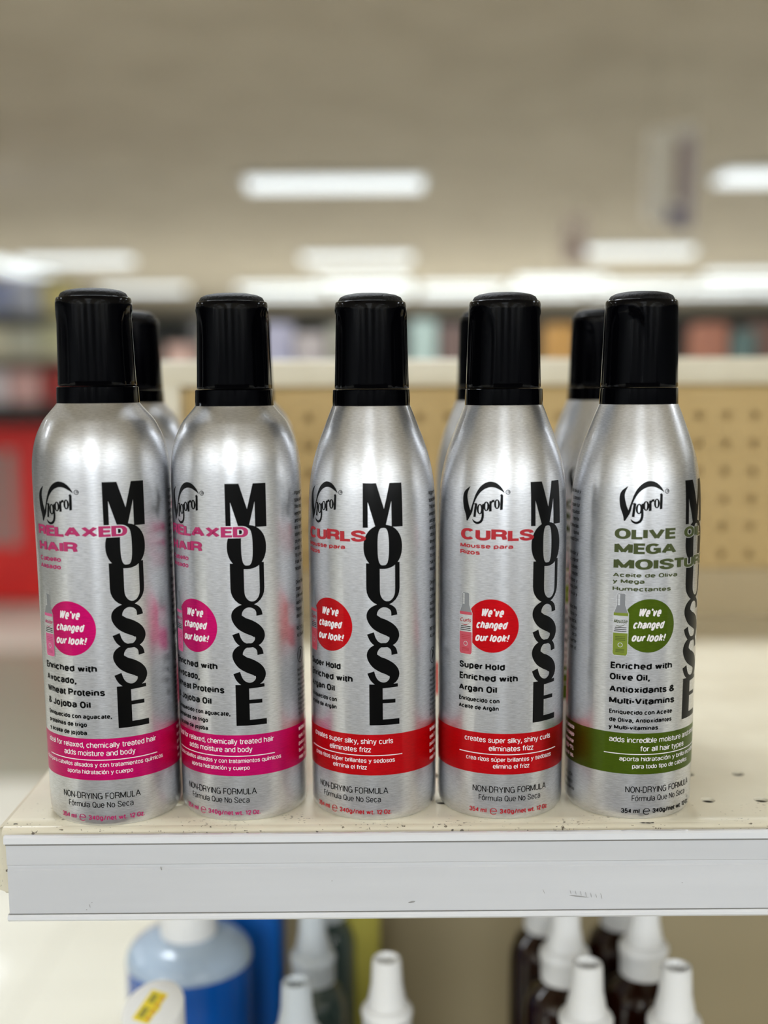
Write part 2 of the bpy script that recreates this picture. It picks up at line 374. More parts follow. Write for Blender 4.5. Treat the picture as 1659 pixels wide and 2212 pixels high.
def big_word(F):
    """MOUSSE standing upright, letters overlapping"""
    d = DEG
    kx, kz = 35.3 / 403 * d, 17.5 / 437
    F.poly([(x * kx, 140.6 - y * kz) for x, y in ((0, 0), (135, 0), (210, 252), (272, 0), (403, 0), (403, 434), (286, 434), (286, 178), (224, 425), (122, 425), (50, 184), (50, 438), (0, 438))], 0, 0)
    n = 44; A = []; B = []
    for i in range(n):
        t = 2 * PI * i / n; c, s_ = math.cos(t), math.sin(t)
        A.append(((17.5 + 17.0 * math.copysign(abs(c) ** .92, c)) * d, 115.3 + 8.9 * math.copysign(abs(s_) ** .92, s_)))
        B.append(((17.5 + 4.9 * math.copysign(abs(c) ** .62, c)) * d, 115.4 + 7.5 * math.copysign(abs(s_) ** .75, s_)))
    F.strip(A, B, 0, .1, True)
    out = [(2.6, 108.8), (2.6, 98.5)]; inn = [(14.3, 108.8), (14.3, 98.5)]
    for i in range(1, 13):
        t = PI + PI * i / 13
        out.append((17.3 + 14.7 * math.cos(t), 98.5 + 7.0 * math.sin(t))); inn.append((21.05 + 6.75 * math.cos(t), 97.6 + 4.4 * math.sin(t)))
    out += [(32.0, 98.5), (32.0, 109.0)]; inn += [(27.8, 98.5), (27.8, 109.0)]
    F.strip([(a * d, b) for a, b in out], [(a * d, b) for a, b in inn], 0, .2)
    spts = [(274, 118, 56), (264, 68, 48), (226, 31, 38), (165, 17, 32), (105, 34, 50), (60, 80, 82), (54, 132, 96), (100, 190, 116), (165, 226, 126), (230, 264, 116), (268, 314, 100), (258, 366, 74), (215, 401, 45), (160, 413, 34), (100, 395, 46), (60, 352, 56), (36, 290, 62)]
    for ztop, ly in ((92.3, .3), (76.1, .4)):
        kx, kz = 28.4 / 320, 17.9 / 430
        F.stroke([((2.7 + x * kx) * d, ztop - y * kz, wd * kz * 1.13) for x, y, wd in spts], 0, ly, 6)
    E = [(4.5, 59.0), (29.8, 59.0), (30.0, 57.6), (16.2, 57.3), (16.2, 52.6), (27.6, 52.6), (27.6, 51.0), (16.2, 51.0), (16.2, 44.2), (31.3, 44.2), (31.3, 41.8), (4.5, 41.8)]
    F.poly([(a * d, b) for a, b in E], 0, .5)
def logo(F):
    c = lambda X, Y: ((-61 + (X - 658) * .082) * DEG, 140.0 - (Y - 205) * .0405)
    def st(pts): F.stroke([c(x, y) + (wd * .0395 * 1.18,) for x, y, wd in pts], 0, 0, 6)
    st([(730, 236, 3), (684, 290, 34), (672, 345, 46), (688, 430, 56), (714, 505, 52), (703, 575, 10)])
    st([(706, 572, 6), (748, 490, 22), (775, 400, 16), (815, 312, 26), (870, 248, 40), (940, 214, 48), (1010, 217, 42), (1070, 250, 26), (1114, 291, 3)])
    st([(808, 402, 24), (800, 460, 22), (792, 534, 24)]); st([(782, 408, 8), (812, 400, 10)])
    for (x, y, rx, rz) in ((851, 455, 33, 50), (922, 425, 31, 46), (1036, 402, 30, 46)):
        u, z = c(x, y); F.ring(u, z, rx * .0405, rz * .0415, .86, .44, 0, .1)
    st([(883, 405, 14), (884, 470, 20), (884, 530, 22), (866, 574, 22), (826, 592, 20), (790, 580, 16), (768, 556, 4)]); st([(880, 415, 12), (900, 400, 6)])
    st([(966, 376, 20), (966, 470, 24)]); st([(956, 384, 8), (970, 374, 12)]); st([(968, 400, 10), (986, 374, 18), (1008, 372, 22)]); st([(952, 472, 7), (980, 468, 7)])
    st([(1086, 312, 22), (1084, 380, 24), (1082, 450, 24)]); st([(1068, 318, 8), (1090, 306, 12)]); st([(1068, 456, 8), (1096, 450, 8)])
    u, z = c(1150, 284); F.ring(u, z, .98, .98, .26, .26, 0, 0); F.text('R', -20.9, -19.0, z - .52, 1.05, 0, 0, .17)

RIGHT_TXT = ['Vigorol®', 'specially', 'This mous', 'enriched', 'and Arga', 'and stro', 'sticky or', 'drying o', 'ends, le', 'to unta', 'hair wit', 'Mousse', '', 'Direction', 'Shake', 'can well', 'apply to', 'Repeat', 'desired.']
LEFT_TXT = ['ta de oliva y', 'tu deseo', 'la que tur', 'incluidos', 'mente.', 'el pelucas.', 'forma', 'peinada con', '', 'retención y', 'tu control', 'cabello', 'hebras', 'los rizos y', 'medio con', 'el oliva y', '', 'todos los', 'tipos y', 'de la teca.', 'mano y', 'seca', 'Si, fuerte', 'con el']
TYPES = {
 'relaxed': dict(band=PINK, ink=INK_PINK, dz=0.,
  title=[('RELAXED', -66.8, 18.9, 119.3, 4.2), ('HAIR', -66.5, -22, 113.1, 4.2)],
  sub=[('Cabello', -65.8, -38, 109.2, 1.9), ('Alisado', -66.2, -38.4, 106.2, 1.9)],
  claim=[('Enriched with', -66, -10.8, 65.2, 2.8), ('Avocado,', -66, -29.2, 60.2, 2.8), ('Wheat Proteins', -66, -5.2, 55.4, 2.8), ('& Jojoba Oil', -65.7, -17.6, 50.4, 2.8)],
  esp=[('Enriquecido con aguacate,', -65.5, -.6, 46.0, 1.9), ('proteínas de trigo', -65.7, -21.7, 42.6, 1.9), ('y aceite de jojoba', -66, -22, 39.2, 1.9)],
  bandtxt=[('ideal for relaxed, chemically treated hair', -69, 37.8, 34.0, 2.3), ('adds moisture and body', -45.9, 17.7, 30.6, 2.3), ('ideal para cabellos alisados y con tratamientos químicos', -77, 44.6, 26.0, 1.8), ('aporta hidratación y cuerpo', -43.3, 14.9, 23.0, 1.8)], line=(-67, 38.4), script='Mousse', tint=(222, 96, 150)),
 'curls': dict(band=RED, ink=INK_RED, dz=0.,
  title=[('CURLS', -63.3, 2.7, 117.4, 4.6)],
  sub=[('Mousse para', -64, -15.8, 114.2, 1.8), ('Rizos', -64, -44.4, 111.5, 1.8)],
  claim=[('Super Hold', -64.2, -21.6, 64.4, 2.8), ('Enriched with', -64.1, -10.1, 59.6, 2.8), ('Argan Oil', -64.6, -28.2, 54.8, 2.8)],
  esp=[('Enriquecido con', -64.5, -25.9, 50.6, 1.9), ('Aceite de Argán', -64.8, -26.5, 47.4, 1.9)],
  bandtxt=[('creates super silky, shiny curls', -57.9, 25.2, 33.8, 2.3), ('eliminates frizz', -34.9, 5.8, 30.3, 2.3), ('crea rizos súper brillantes y sedosos', -56.3, 26.8, 25.8, 1.9), ('elimina el frizz', -31.1, 2, 22.9, 1.9)], line=(-63.7, 34), script='Curls', tint=(206, 84, 100)),
 'olive': dict(band=GREEN, ink=INK_GREEN, dz=0.,
  title=[('OLIVE', -65.2, -9.9, 117.8, 4.3), ('OIL', -1.8, 30, 117.8, 4.3), ('MEGA', -65, -10.4, 111.9, 4.3), ('MOISTURE', -65.4, 42, 105.6, 4.3)],
  sub=[('Aceite de Oliva', -65.7, -8.3, 102.4, 1.75), ('y Mega', -65.9, -38.7, 99.9, 1.75), ('Humectantes', -65.7, -14.5, 96.8, 1.75)],
  claim=[('Enriched with', -65.5, -10.3, 64.6, 2.8), ('Olive Oil,', -66, -31.2, 59.9, 2.8), ('Antioxidants &', -66, -6.7, 54.8, 2.8), ('Multi-Vitamins', -66, -6.3, 50.0, 2.8)],
  esp=[('Enriquecido con Aceite', -65.6, -8.4, 45.7, 1.9), ('de Oliva, Antioxidantes', -65.4, -8.6, 42.3, 1.9), ('y Multi-vitaminas', -65.8, -22.2, 39.2, 1.9)],
  bandtxt=[('adds incredible moisture and shine', -64.9, 33, 33.8, 2.3), ('for all hair types', -37.9, 8.8, 30.2, 2.3), ('aporta hidratación y brillo increíbles', -55.5, 36, 26.0, 1.9), ('para todo tipo de cabellos', -44.2, 15.7, 22.9, 1.9)], line=(-69.4, 40), script='Mousse', tint=(132, 150, 50)),
}
PROF_T = [(.0268, .112), (.02675, .118), (.02655, .126), (.0262, .134), (.0256, .1405), (.0240, .1487), (.0217, .156), (.0190, .163), (.0163, .1698), (.0150, .1722)]
PROF_R = [(.0268, .112), (.0268, .134), (.02675, .142), (.0265, .1475), (.0258, .1525), (.0244, .1577), (.0222, .1625), (.0205, .1651), (.0165, .1698), (.0150, .1722)]
def smooth_prof(p): return catmull(p, 5)
def rfun_of(prof):
    p = smooth_prof(prof)
    def r(z):
        if z <= p[0][1]: return RM / 1000
        for (r0, z0), (r1, z1) in zip(p, p[1:]):
            if z0 <= z <= z1: return r0 + (r1 - r0) * (z - z0) / max(1e-9, z1 - z0)
        return p[-1][0]
    return r
GREYINK = mat('grey_ink', (150, 152, 156), .4, .6); TINTS = {}
def grip(a, r, z):
    """finger hollows on the two sides of the cap"""
    d = .0
    for c in (1.25, -1.25):
        q = ((a - c + PI) % (2 * PI) - PI) / .52; zz = (z - .1895) / .0180
        e = abs(q) ** 2.6 + abs(zz) ** 6
        if e < 1: d = max(d, min(1, (1 - e) * 4))
    return r - .00055 * d
def make_can(kind):
    T = TYPES[kind]; prof = PROF_R if kind == 'relaxed' else PROF_T; rf = rfun_of(prof)
    root = bpy.data.objects.new('mousse_can', None); COL.objects.link(root); root.empty_display_size = .02
    base = [(.004, .0022), (.0200, .0018), (.0222, .0003), (.0238, .0), (.0252, .0005), (.0262, .0018), (.0267, .0038), (.0268, .006), (.0268, .03), (.0268, .055), (.0268, .08), (.0268, .1)]
    lathe('body', base + smooth_prof(prof), ALU, root, 192)
    lathe('cap_collar', [(.0150, .1700), (.0157, .1698), (.0160, .1701), (.0159, .1740), (.01575, .1768), (.0155, .1770), (.0148, .1771)], CAPB, root, 96)
    top = [(.0148, .1772), (.0154, .1773), (.0156, .1776)] + [(.0156 - .0010 * i / 20, .1776 + .0325 * i / 20) for i in range(1, 21)] + [(.01448, .2107), (.01432, .2114), (.01405, .2118), (.0138, .2119), (.0134, .2118), (.0132, .2113)]
    cap = lathe('cap', top, CAPB, root, 128, 50, radial=grip)
    lathe('cap_dome', [(.0132, .2112), (.0131, .2124), (.0124, .2136), (.0106, .2145), (.0075, .2151), (.0035, .2154), (.0008, .2154)], CAPM, cap, 64)
    # black upright word, logo, claims
    F = Flat(); big_word(F); F.build('upright_word', [INK_BLACK], root, rf)
    F = Flat(); logo(F); F.build('logo', [INK_BLACK], root, rf)
    F = Flat()
    for t, a, b, z, c in T['title']:
        F.text(t, a, b, z, c, 1, 2.0, .225, grow=.16, clip=1.0, gap=.03, ex=.85); F.text(t, a, b, z, c, 0, 3.0, .225, gap=.03, ex=.85)
    for t, a, b, z, c in T['sub']: F.text(t, a, b, z, c, 0, 1, .22)
    F.build('title_lettering', [T['ink'], ALU_PLAIN], root, rf)
    F = Flat()
    for t, a, b, z, c in T['claim']: F.text(t, a, b, z, c, 0, 1, .225)
    for t, a, b, z, c in T['esp']: F.text(t, a, b, z, c, 0, 1, .22)
    F.build('claim_lettering', [INK_BLACK, T['ink']], root, rf); F = Flat()
    F.text('NON-DRYING FORMULA', -49.5, 20.6, 12.4, 2.75, 0, 1, .115); F.text('Fórmula Que No Seca', -43.7, 14, 8.8, 2.5, 0, 1, .115)
    F.build('formula_lettering', [INK_BLACK], root, rf); F = Flat()
    tail = 0 if kind == 'olive' else 1
    F.text('354 ml', -52.6, -36.4, 3.5, 2.05, tail, 1, .19); F.text('340g/net wt. 12 Oz.', -24.6, 23.4, 3.5, 2.05, tail, 1, .19)
    uc, zc = -30.2 * DEG, 4.3
    F.strip([(uc + 1.5 * math.cos(t), zc + 1.5 * math.sin(t)) for t in [.1 + 5.5 * i / 20 for i in range(21)]], [(uc + 1.12 * math.cos(t), zc + 1.25 * math.sin(t)) for t in [.1 + 5.5 * i / 20 for i in range(21)]], tail, 1)
    F.rect(uc - 1.3, uc + 1.48, zc - .02, zc + .26, tail, 1.2)
    F.build('net_weight_lettering', [INK_BLACK, T['ink']], root, rf)
    # back-panel copy that shows at the two sides
    F = Flat()
    for i, t in enumerate(RIGHT_TXT):
        if t: F.text(t, 69.5, 69.5 + 2.15 * len(t), 134.6 - 2.85 * i, 1.6, 0, 1, .13)
    F.build('directions_print', [INK_BLACK], root, rf); F = Flat()
    for i, t in enumerate(['RECYCLA', 'ALUMIN']): F.text(t, 69.5, 86, 78 - 3.0 * i, 1.6, 0, 1, .13)
    F.ring(76 * DEG, 67.2, 2.9, 3.5, .35, .35, 0, 1); F.stroke([(75 * DEG, 69.6, .3), (77.2 * DEG, 68.2, 1.2), (75 * DEG, 66.0, 1.0), (74.6 * DEG, 64.9, .3)], 0, 1.2)
    F.build('recycling_mark', [INK_BLACK], root, rf); F = Flat()
    for i, t in enumerate(['INGREDIENTS', 'Water, Isob', 'Alcohol, P', 'Polyquater', 'Isobutane,', 'Laureth-4', 'Sodium Be', 'Propylene', 'Acid, Disod', 'Oil, Butylen']): F.text(t, 69.5, 88, 60.4 - 2.1 * i, 1.25, 0, 1, .13)
    F.build('ingredients_print', [INK_BLACK], root, rf); F = Flat()
    for i, t in enumerate(LEFT_TXT):
        if t: F.text(t, -105 - 2.1 * len(t), -105, 134.6 - 2.85 * i, 1.6, 0, 1, .13)
    F.build('side_print', [INK_BLACK], root, rf); F = Flat()
    for i, t in enumerate(['NJ, USA', 'Products', 'Ljubljana, Slovenia']): F.text(t, -106 - 2.2 * len(t), -106 + 3 * (i == 2), 13.5 - 2.9 * i, 1.6, 0, 1, .13)
    F.build('address_print', [INK_BLACK], root, rf)
    # colour band
    bm = bmesh.new(); add_lathe(bm, [(.0268 + .00002, .0204), (.0268 + .00002, .0378)], 192)
    band = finish('colour_band', bm, T['band'], root, 'decal')
    F = Flat()
    for t, a, b, z, c in T['bandtxt']: F.text(t, a, b, z, c, 0, 1, .125)
    F.rect(T['line'][0] * DEG, T['line'][1] * DEG, 28.72, 29.08, 0, 1)
    for i, t in enumerate(['WARNING: a', 'eyes. Con', 'puncture', 'burn. Do', 'near fire']): F.text(t, 69.5, 86, 34.6 - 3.1 * i, 1.8, 0, 1, .17)
    for i, t in enumerate(['el contacto', 'no bajo', 'almacenar', '(120 °F).', 'los niños.']): F.text(t, -126, -105, 34.6 - 3.1 * i, 1.8, 0, 1, .17)
    F.build('band_lettering', [INK_WHITE], band, rf)
    # round badge with the small picture of the former can
    F = Flat(); F.disc(-33.5 * DEG, 82.7, 11.0, 0, 0); badge = F.build('badge', [T['band']], root, rf)
    F = Flat()
    F.text("We've", -42.7, -23.1, 86.4, 3.7, 0, 1, .21, .24); F.text('changed', -46.8, -20.2, 81.5, 3.3, 0, 1, .21, .24); F.text('our look!', -47.8, -18.6, 76.2, 3.3, 0, 1, .21, .24)
    F.build('badge_lettering', [INK_WHITE], badge, rf)
    F = Flat(); g = DEG
    def shape(e, mi, ly):
        x0, x1 = -64 * g - e, -51.5 * g + e; c0, c1 = -61.2 * g - e, -54.3 * g + e
        F.poly([(x0 + .5, 70.3 - e), (x1 - .5, 70.3 - e), (x1, 71.1), (x1, 87.6), (x1 - .6, 88.9), (c1, 90.9), (c1, 95.2), (c1 - .4, 95.7 + e), (c0 + .4, 95.7 + e), (c0, 95.2), (c0, 90.9), (x0 + .6, 88.9), (x0, 87.6), (x0, 71.1)], mi, ly)
    shape(.28, 0, 1); shape(0, 1, 1.6)
    F.rect(-64 * g, -51.5 * g, 86.6, 87.8, 2, 2.2); F.rect(-64 * g, -51.5 * g, 79.5, 86.6, 0, 2.2)
    F.poly([(-64 * g + .5, 70.3), (-51.5 * g - .5, 70.3), (-51.5 * g, 71.1), (-51.5 * g, 79.5), (-64 * g, 79.5), (-64 * g, 71.1)], 2, 2.2)
    F.rect(-60.6 * g, -58.8 * g, 90.9, 95.4, 0, 2.2)
    F.text(T['script'], -63.4, -52.0, 83.6, 1.6, 3, 3, .16, .3); F.stroke([(-62 * g, 82.7, .1), (-58 * g, 82.3, .3), (-54 * g, 83.1, .1)], 3, 3)
    for i in range(3): F.rect((-62.5 - .4 * i) * g, (-52.6) * g, 81.6 - .75 * i, 81.9 - .75 * i, 4, 3)
    for i in range(3): F.rect(-62 * g, -53.4 * g, 77.9 - .7 * i, 78.1 - .7 * i, 3, 3)
    F.ring(-57.6 * g, 74.6, 1.0, 1.0, .25, .25, 0, 3)
    for i in range(3): F.rect(-61.5 * g, -54 * g, 72.6 - .5 * i, 72.8 - .5 * i, 3, 3)
    if kind not in TINTS: TINTS[kind] = mat(kind + '_picture_tint', T['tint'], .4, .35)
    F.build('former_can_picture', [ALU_PLAIN, GREYINK, TINTS[kind], T['ink'], INK_BLACK], badge, rf)
    return root
def dup(root):
    r = root.copy(); COL.objects.link(r)
    for ch in list(root.children):
        c = ch.copy(); COL.objects.link(c); c.parent = r
        for g in list(ch.children):
            d = g.copy(); COL.objects.link(d); d.parent = c
    return r

# ------------------------------------------------------------------ the setting
TILE = mat('vinyl_floor', (215, 210, 192), .35, coat=.15)
b = TILE.node_tree.nodes['Principled BSDF']
tc = nd(TILE, 'ShaderNodeTexCoord'); br = nd(TILE, 'ShaderNodeTexBrick', offset=0.0); br.inputs['Scale'].default_value = 1.0
br.inputs['Brick Width'].default_value = .305; br.inputs['Row Height'].default_value = .305; br.inputs['Mortar Size'].default_value = .002
br.inputs['Color1'].default_value = lin((206, 202, 187)); br.inputs['Color2'].default_value = lin((200, 196, 181)); br.inputs['Mortar'].default_value = lin((150, 145, 130))
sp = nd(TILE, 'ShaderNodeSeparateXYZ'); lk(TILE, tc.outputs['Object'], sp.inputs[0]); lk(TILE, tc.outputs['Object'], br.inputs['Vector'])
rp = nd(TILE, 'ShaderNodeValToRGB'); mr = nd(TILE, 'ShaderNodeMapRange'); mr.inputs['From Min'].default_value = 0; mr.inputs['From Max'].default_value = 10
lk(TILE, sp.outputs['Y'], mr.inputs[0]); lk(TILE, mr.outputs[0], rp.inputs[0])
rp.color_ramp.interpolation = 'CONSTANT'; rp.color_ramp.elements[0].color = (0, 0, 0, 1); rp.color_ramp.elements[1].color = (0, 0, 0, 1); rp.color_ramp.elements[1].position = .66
e = rp.color_ramp.elements.new(.43); e.color = (1, 1, 1, 1)  # shaded stretch of the far floor, painted in as an olive-grey band
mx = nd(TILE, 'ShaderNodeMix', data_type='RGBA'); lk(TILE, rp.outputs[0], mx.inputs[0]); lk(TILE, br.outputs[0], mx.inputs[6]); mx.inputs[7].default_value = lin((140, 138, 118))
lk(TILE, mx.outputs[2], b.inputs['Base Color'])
CEIL = mottle(mat('ceiling_board', (182, 171, 154), .9), (177, 166, 149), (188, 177, 160), 3.0)
WALLM = mottle(mat('grey_wall', (84, 86, 88), .8), (80, 82, 84), (90, 92, 94), 1.2)
X0, X1, Y0, Y1, HC = -8.0, 9.0, -9.5, 25.0, S + .18 + 1.37
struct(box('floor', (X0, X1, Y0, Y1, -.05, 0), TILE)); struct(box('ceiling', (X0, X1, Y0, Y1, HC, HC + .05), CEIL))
struct(box('wall_back', (X0, X1, Y1, Y1 + .1, 0, HC), WALLM)); struct(box('wall_left', (X0 - .1, X0, Y0, Y1, 0, HC), WALLM))
struct(box('wall_right', (X1, X1 + .1, Y0, Y1, 0, HC), WALLM)); struct(box('wall_front', (X0, X1, Y0 - .1, Y0, 0, HC), WALLM))

# ------------------------------------------------------------------ ceiling fixtures
LAMPM = mat('lamp_diffuser', (240, 248, 255), .5, emit=LAMP); HOUS = mat('lamp_housing', (205, 203, 196), .5)
def fixture_mesh(L=1.18, W=.38):
    root = bpy.data.objects.new('ceiling_light', None); COL.objects.link(root)
    box('housing', (-L / 2 - .03, L / 2 + .03, -W / 2 - .02, W / 2 + .02, -.035, 0), HOUS, root, .006)
    bm = bmesh.new(); n = 8; pr = [(W / 2 * math.cos(PI * i / n), -.035 - .045 * math.sin(PI * i / n)) for i in range(n + 1)]
    A = [bm.verts.new((-L / 2, y, z)) for y, z in pr]; B = [bm.verts.new((L / 2, y, z)) for y, z in pr]
    for i in range(n): bm.faces.new((A[i], A[i + 1], B[i + 1], B[i]))
    bm.faces.new(A); bm.faces.new(B[::-1])
    finish('diffuser', bm, LAMPM, root, 40)
    return root
FX0 = fixture_mesh(); first = [True]
AREA = bpy.data.lights.new('lamp_tubes', 'AREA'); AREA.shape = 'RECTANGLE'; AREA.size = 1.16; AREA.size_y = .36; AREA.energy = LAMP_W * 3.1; AREA.color = (.855, .915, .98); AREA.spread = math.radians(180)
AREA_FAR = AREA.copy(); AREA_FAR.energy = LAMP_W * .85; AREA_FAR.spread = math.radians(150); AREA_FRONT = AREA.copy(); AREA_FRONT.energy = LAMP_W * .9; AREA_MID = AREA_FAR.copy(); AREA_MID.energy = LAMP_W * .46; AREA_NEAR = AREA_FAR.copy(); AREA_NEAR.energy = LAMP_W * .11
def fixture(x, y, label, rz=0, tubes=True):
    r = FX0 if first[0] else dup(FX0); first[0] = False
    r.location = (x, y, HC); r.rotation_euler = (0, 0, rz)
    if tubes:
        l = bpy.data.objects.new('lamp_tubes', AREA if y < -4 else AREA_FRONT if y < 1 else AREA_NEAR if y < 2 else AREA_MID if y < 5 else AREA_FAR); COL.objects.link(l); l.parent = r; l.location = (0, 0, -.082)
    tag(r, label, 'ceiling light', 'fluorescent ceiling lights'); return r
fixture(-.315, 8.22, 'long white ceiling light hanging alone above the middle can, nearest of all the lights')
fixture(2.85, 8.07, 'bright ceiling light cut by the right edge, beside the hanging sign')
fixture(-.27, 13.0, 'dimmer white ceiling light directly below the nearest middle light')
fixture(-3.33, 13.07, 'white ceiling light over the leftmost can, at the end of the lit row')
fixture(2.64, 12.5, 'bright ceiling light just under the hanging purple and white sign')
for i, yy in enumerate((12.0, 13.5, 15.0)): fixture(-4.35 + .05 * i, yy, 'one of the lengthwise lights in a glowing line above the left shelf display', PI / 2, False)
fixture(-.25, 15.7, 'white ceiling light joining the far bright band above the middle can')
fixture(2.4, 15.9, 'white ceiling light on top of the far bright band, above the fourth can')
fixture(4.75, 15.3, 'white ceiling light on top of the far bright band at the right edge')
fixture(-3.4, 17.0, 'faint far ceiling light between the first and second cans')
for yy in (16.9, 18.2):
    for k in range(7): fixture(-1.45 + 1.3 * k, yy, 'one of the end-to-end lights in the far bright band over the caps', tubes=False)
for yy in (1.5, 3.4, -2.9, -4.6, -6.3, -8.0):  # unseen rows, most of them added to brighten the deck, cans and floor
    for xx in (-6.6, -3.45, -.3, 2.85, 6.0): fixture(xx, yy, 'overhead ceiling light nearer than the picture shows, unseen, in rows filled out to brighten the shelf and cans')
for yy in (8.15, 12.8):
    fixture(-3.45, yy - .1 + 10 * (yy > 10), 'ceiling light beyond the upper left of the view') if yy < 10 else None
    fixture(6.0, yy, 'ceiling light beyond the right edge of the view'); fixture(-6.6, yy, 'ceiling light beyond the left edge of the view')

# ------------------------------------------------------------------ shelf with its price rail
CREAM = mat('cream_enamel', (216, 208, 186), .42, coat=.1)
mottle(CREAM, (212, 204, 182), (221, 214, 193), 30)
bcr = CREAM.node_tree.nodes['Principled BSDF']
def dirt(m, base_from, thr, sc, col, ymax=None):
    """small specks of grime, denser towards the front edge of the deck"""
    bs = m.node_tree.nodes['Principled BSDF']; prev = bs.inputs['Base Color'].links[0].from_socket
    tc = nd(m, 'ShaderNodeTexCoord'); n1 = nd(m, 'ShaderNodeTexNoise'); n1.inputs['Scale'].default_value = sc; n1.inputs['Detail'].default_value = 5
    mp = nd(m, 'ShaderNodeMapping'); mp.inputs['Scale'].default_value = (1, 1.7, 1)
    n2 = nd(m, 'ShaderNodeTexNoise'); n2.inputs['Scale'].default_value = sc * .12
    lk(m, tc.outputs['Object'], mp.inputs[0]); lk(m, mp.outputs[0], n1.inputs['Vector']); lk(m, tc.outputs['Object'], n2.inputs['Vector'])
    sp = nd(m, 'ShaderNodeSeparateXYZ'); lk(m, tc.outputs['Object'], sp.inputs[0])
    mr = nd(m, 'ShaderNodeMapRange'); mr.inputs['From Min'].default_value = .454; mr.inputs['From Max'].default_value = .52; mr.inputs['To Min'].default_value = .07; mr.inputs['To Max'].default_value = -.08
    lk(m, sp.outputs['Y'], mr.inputs[0])
    a = nd(m, 'ShaderNodeMath', operation='ADD'); lk(m, n1.outputs[0], a.inputs[0]); lk(m, mr.outputs[0], a.inputs[1])
    b2 = nd(m, 'ShaderNodeMath', operation='MULTIPLY_ADD'); lk(m, n2.outputs[0], b2.inputs[0]); b2.inputs[1].default_value = .35; lk(m, a.outputs[0], b2.inputs[2])
    rp = nd(m, 'ShaderNodeValToRGB'); rp.color_ramp.elements[0].position = thr; rp.color_ramp.elements[1].position = thr + .05
    lk(m, b2.outputs[0], rp.inputs[0])
    mx = nd(m, 'ShaderNodeMix', data_type='RGBA'); lk(m, rp.outputs[0], mx.inputs[0]); lk(m, prev, mx.inputs[6]); mx.inputs[7].default_value = lin(col)
    lk(m, mx.outputs[2], bs.inputs['Base Color'])
CREAM_DECK = CREAM.copy(); CREAM_DECK.name = 'cream_enamel_grimy'
dirt(CREAM_DECK, None, .888, 520, (104, 95, 80))
SXL, SXR, SYF, SYB = -.1610, .64, .4515, .8745
shelf = thing('shelf', 'worn cream metal shelf carrying the silver cans, with a white price rail on its front', 'shelf', (0, 0, S))
bm = bmesh.new()
hx, hy, hr, nh = .0231, .0345, .0031, 16       # pitch and radius of the punched holes
fold = .0035
xs0 = .0248 - hx / 2; cols = []
x = xs0
while x - hx > SXL + .004: x -= hx
while x + hx < SXR - .004: cols.append(x); x += hx
rows_y = [(.4645, .4985), (.4985, .533)]
def quad(pts, mi=0):
    f = bm.faces.new([bm.verts.new(p) for p in pts]); f.material_index = mi
for (ya, yb), yc in zip(rows_y, (.4795, .5135)):
    quad([(SXL + .003, ya, 0), (cols[0], ya, 0), (cols[0], yb, 0), (SXL + .003, yb, 0)])
    quad([(cols[-1] + hx, ya, 0), (SXR, ya, 0), (SXR, yb, 0), (cols[-1] + hx, yb, 0)])
    for xa in cols:
        xb, xc = xa + hx, xa + hx / 2; O = []; I = []; D = []
        for i in range(nh):
            t = 2 * PI * i / nh + PI / 4; c, s_ = math.cos(t), math.sin(t); k = 1 / max(abs(c), abs(s_))
            ox = xc + c * k * hx / 2; oy = (yb - yc) * max(0, s_ * k) + yc - (yc - ya) * max(0, -s_ * k)
            O.append(bm.verts.new((ox, oy, 0))); I.append(bm.verts.new((xc + hr * c, yc + hr * s_, 0))); D.append(bm.verts.new((xc + hr * c, yc + hr * s_, -.0014)))
        for i in range(nh):
            j = (i + 1) % nh
            bm.faces.new((O[i], O[j], I[j], I[i])); bm.faces.new((I[i], I[j], D[j], D[i]))
quad([(SXL + .003, .533, 0), (SXR, .533, 0), (SXR, SYB, 0), (SXL + .003, SYB, 0)])
# front: flat strip, rolled edge, front face, return lip underneath
pf = [(.4645, 0), (SYF + fold, 0)] + [(SYF + fold - fold * math.sin(t), -fold + fold * math.cos(t)) for t in [PI / 2 * i / 6 for i in range(1, 7)]] + [(SYF, -.0275), (SYF + .001, -.0285), (SYF + .015, -.0285)]
for (ya, za), (yb, zb) in zip(pf, pf[1:]): quad([(SXL + .003, ya, za), (SXR, ya, za), (SXR, yb, zb), (SXL + .003, yb, zb)])
# left side flange, and the underside of the sheet
ps = [(SXL + .003, 0), (SXL + .0009, -.0009), (SXL, -.003), (SXL, -.0275), (SXL + .012, -.0285)]
for (xa, za), (xb, zb) in zip(ps, ps[1:]): quad([(xa, SYF + .002, za), (xb, SYF + .002, zb), (xb, SYB, zb), (xa, SYB, za)])
quad([(SXL + .003, SYF + fold, 0), (SXL + .003, SYF, -fold), (SXL, SYF + .002, -fold), (SXL + .0009, SYF + fold, -.0009)])
quad([(SXL, SYF + .002, -fold), (SXL + .003, SYF, -fold), (SXL + .003, SYF, -.0275), (SXL, SYF + .002, -.0275)])
quad([(SXL + .003, .533, -.0014), (SXR, .533, -.0014), (SXR, SYB, -.0014), (SXL + .003, SYB, -.0014)])
bmesh.ops.remove_doubles(bm, verts=bm.verts[:], dist=.00002)
finish('shelf_deck', bm, CREAM_DECK, shelf, 35)
box('hole_shade_sheet', (-.02, SXR, SYF + .016, .60, -.026, -.012), mat('hole_shade_brown', (70, 56, 38), .7), shelf)  # dark sheet added under the deck so its holes look shaded
RAIL = mat('price_rail_plastic', (205, 206, 209), .32, coat=.25); mottle(RAIL, (200, 201, 204), (210, 211, 214), 14, stretch=(.25, 1, 3))
LIP = mat('clear_rail_lip', (226, 227, 230), .12, coat=.6); EDGE = mat('rail_shadow_gap', (128, 126, 122), .4)
SCUFF = mat('grey_scuff', (150, 149, 148), .6)
rail = bpy.data.objects.new('price_rail', None); COL.objects.link(rail); rail.parent = shelf
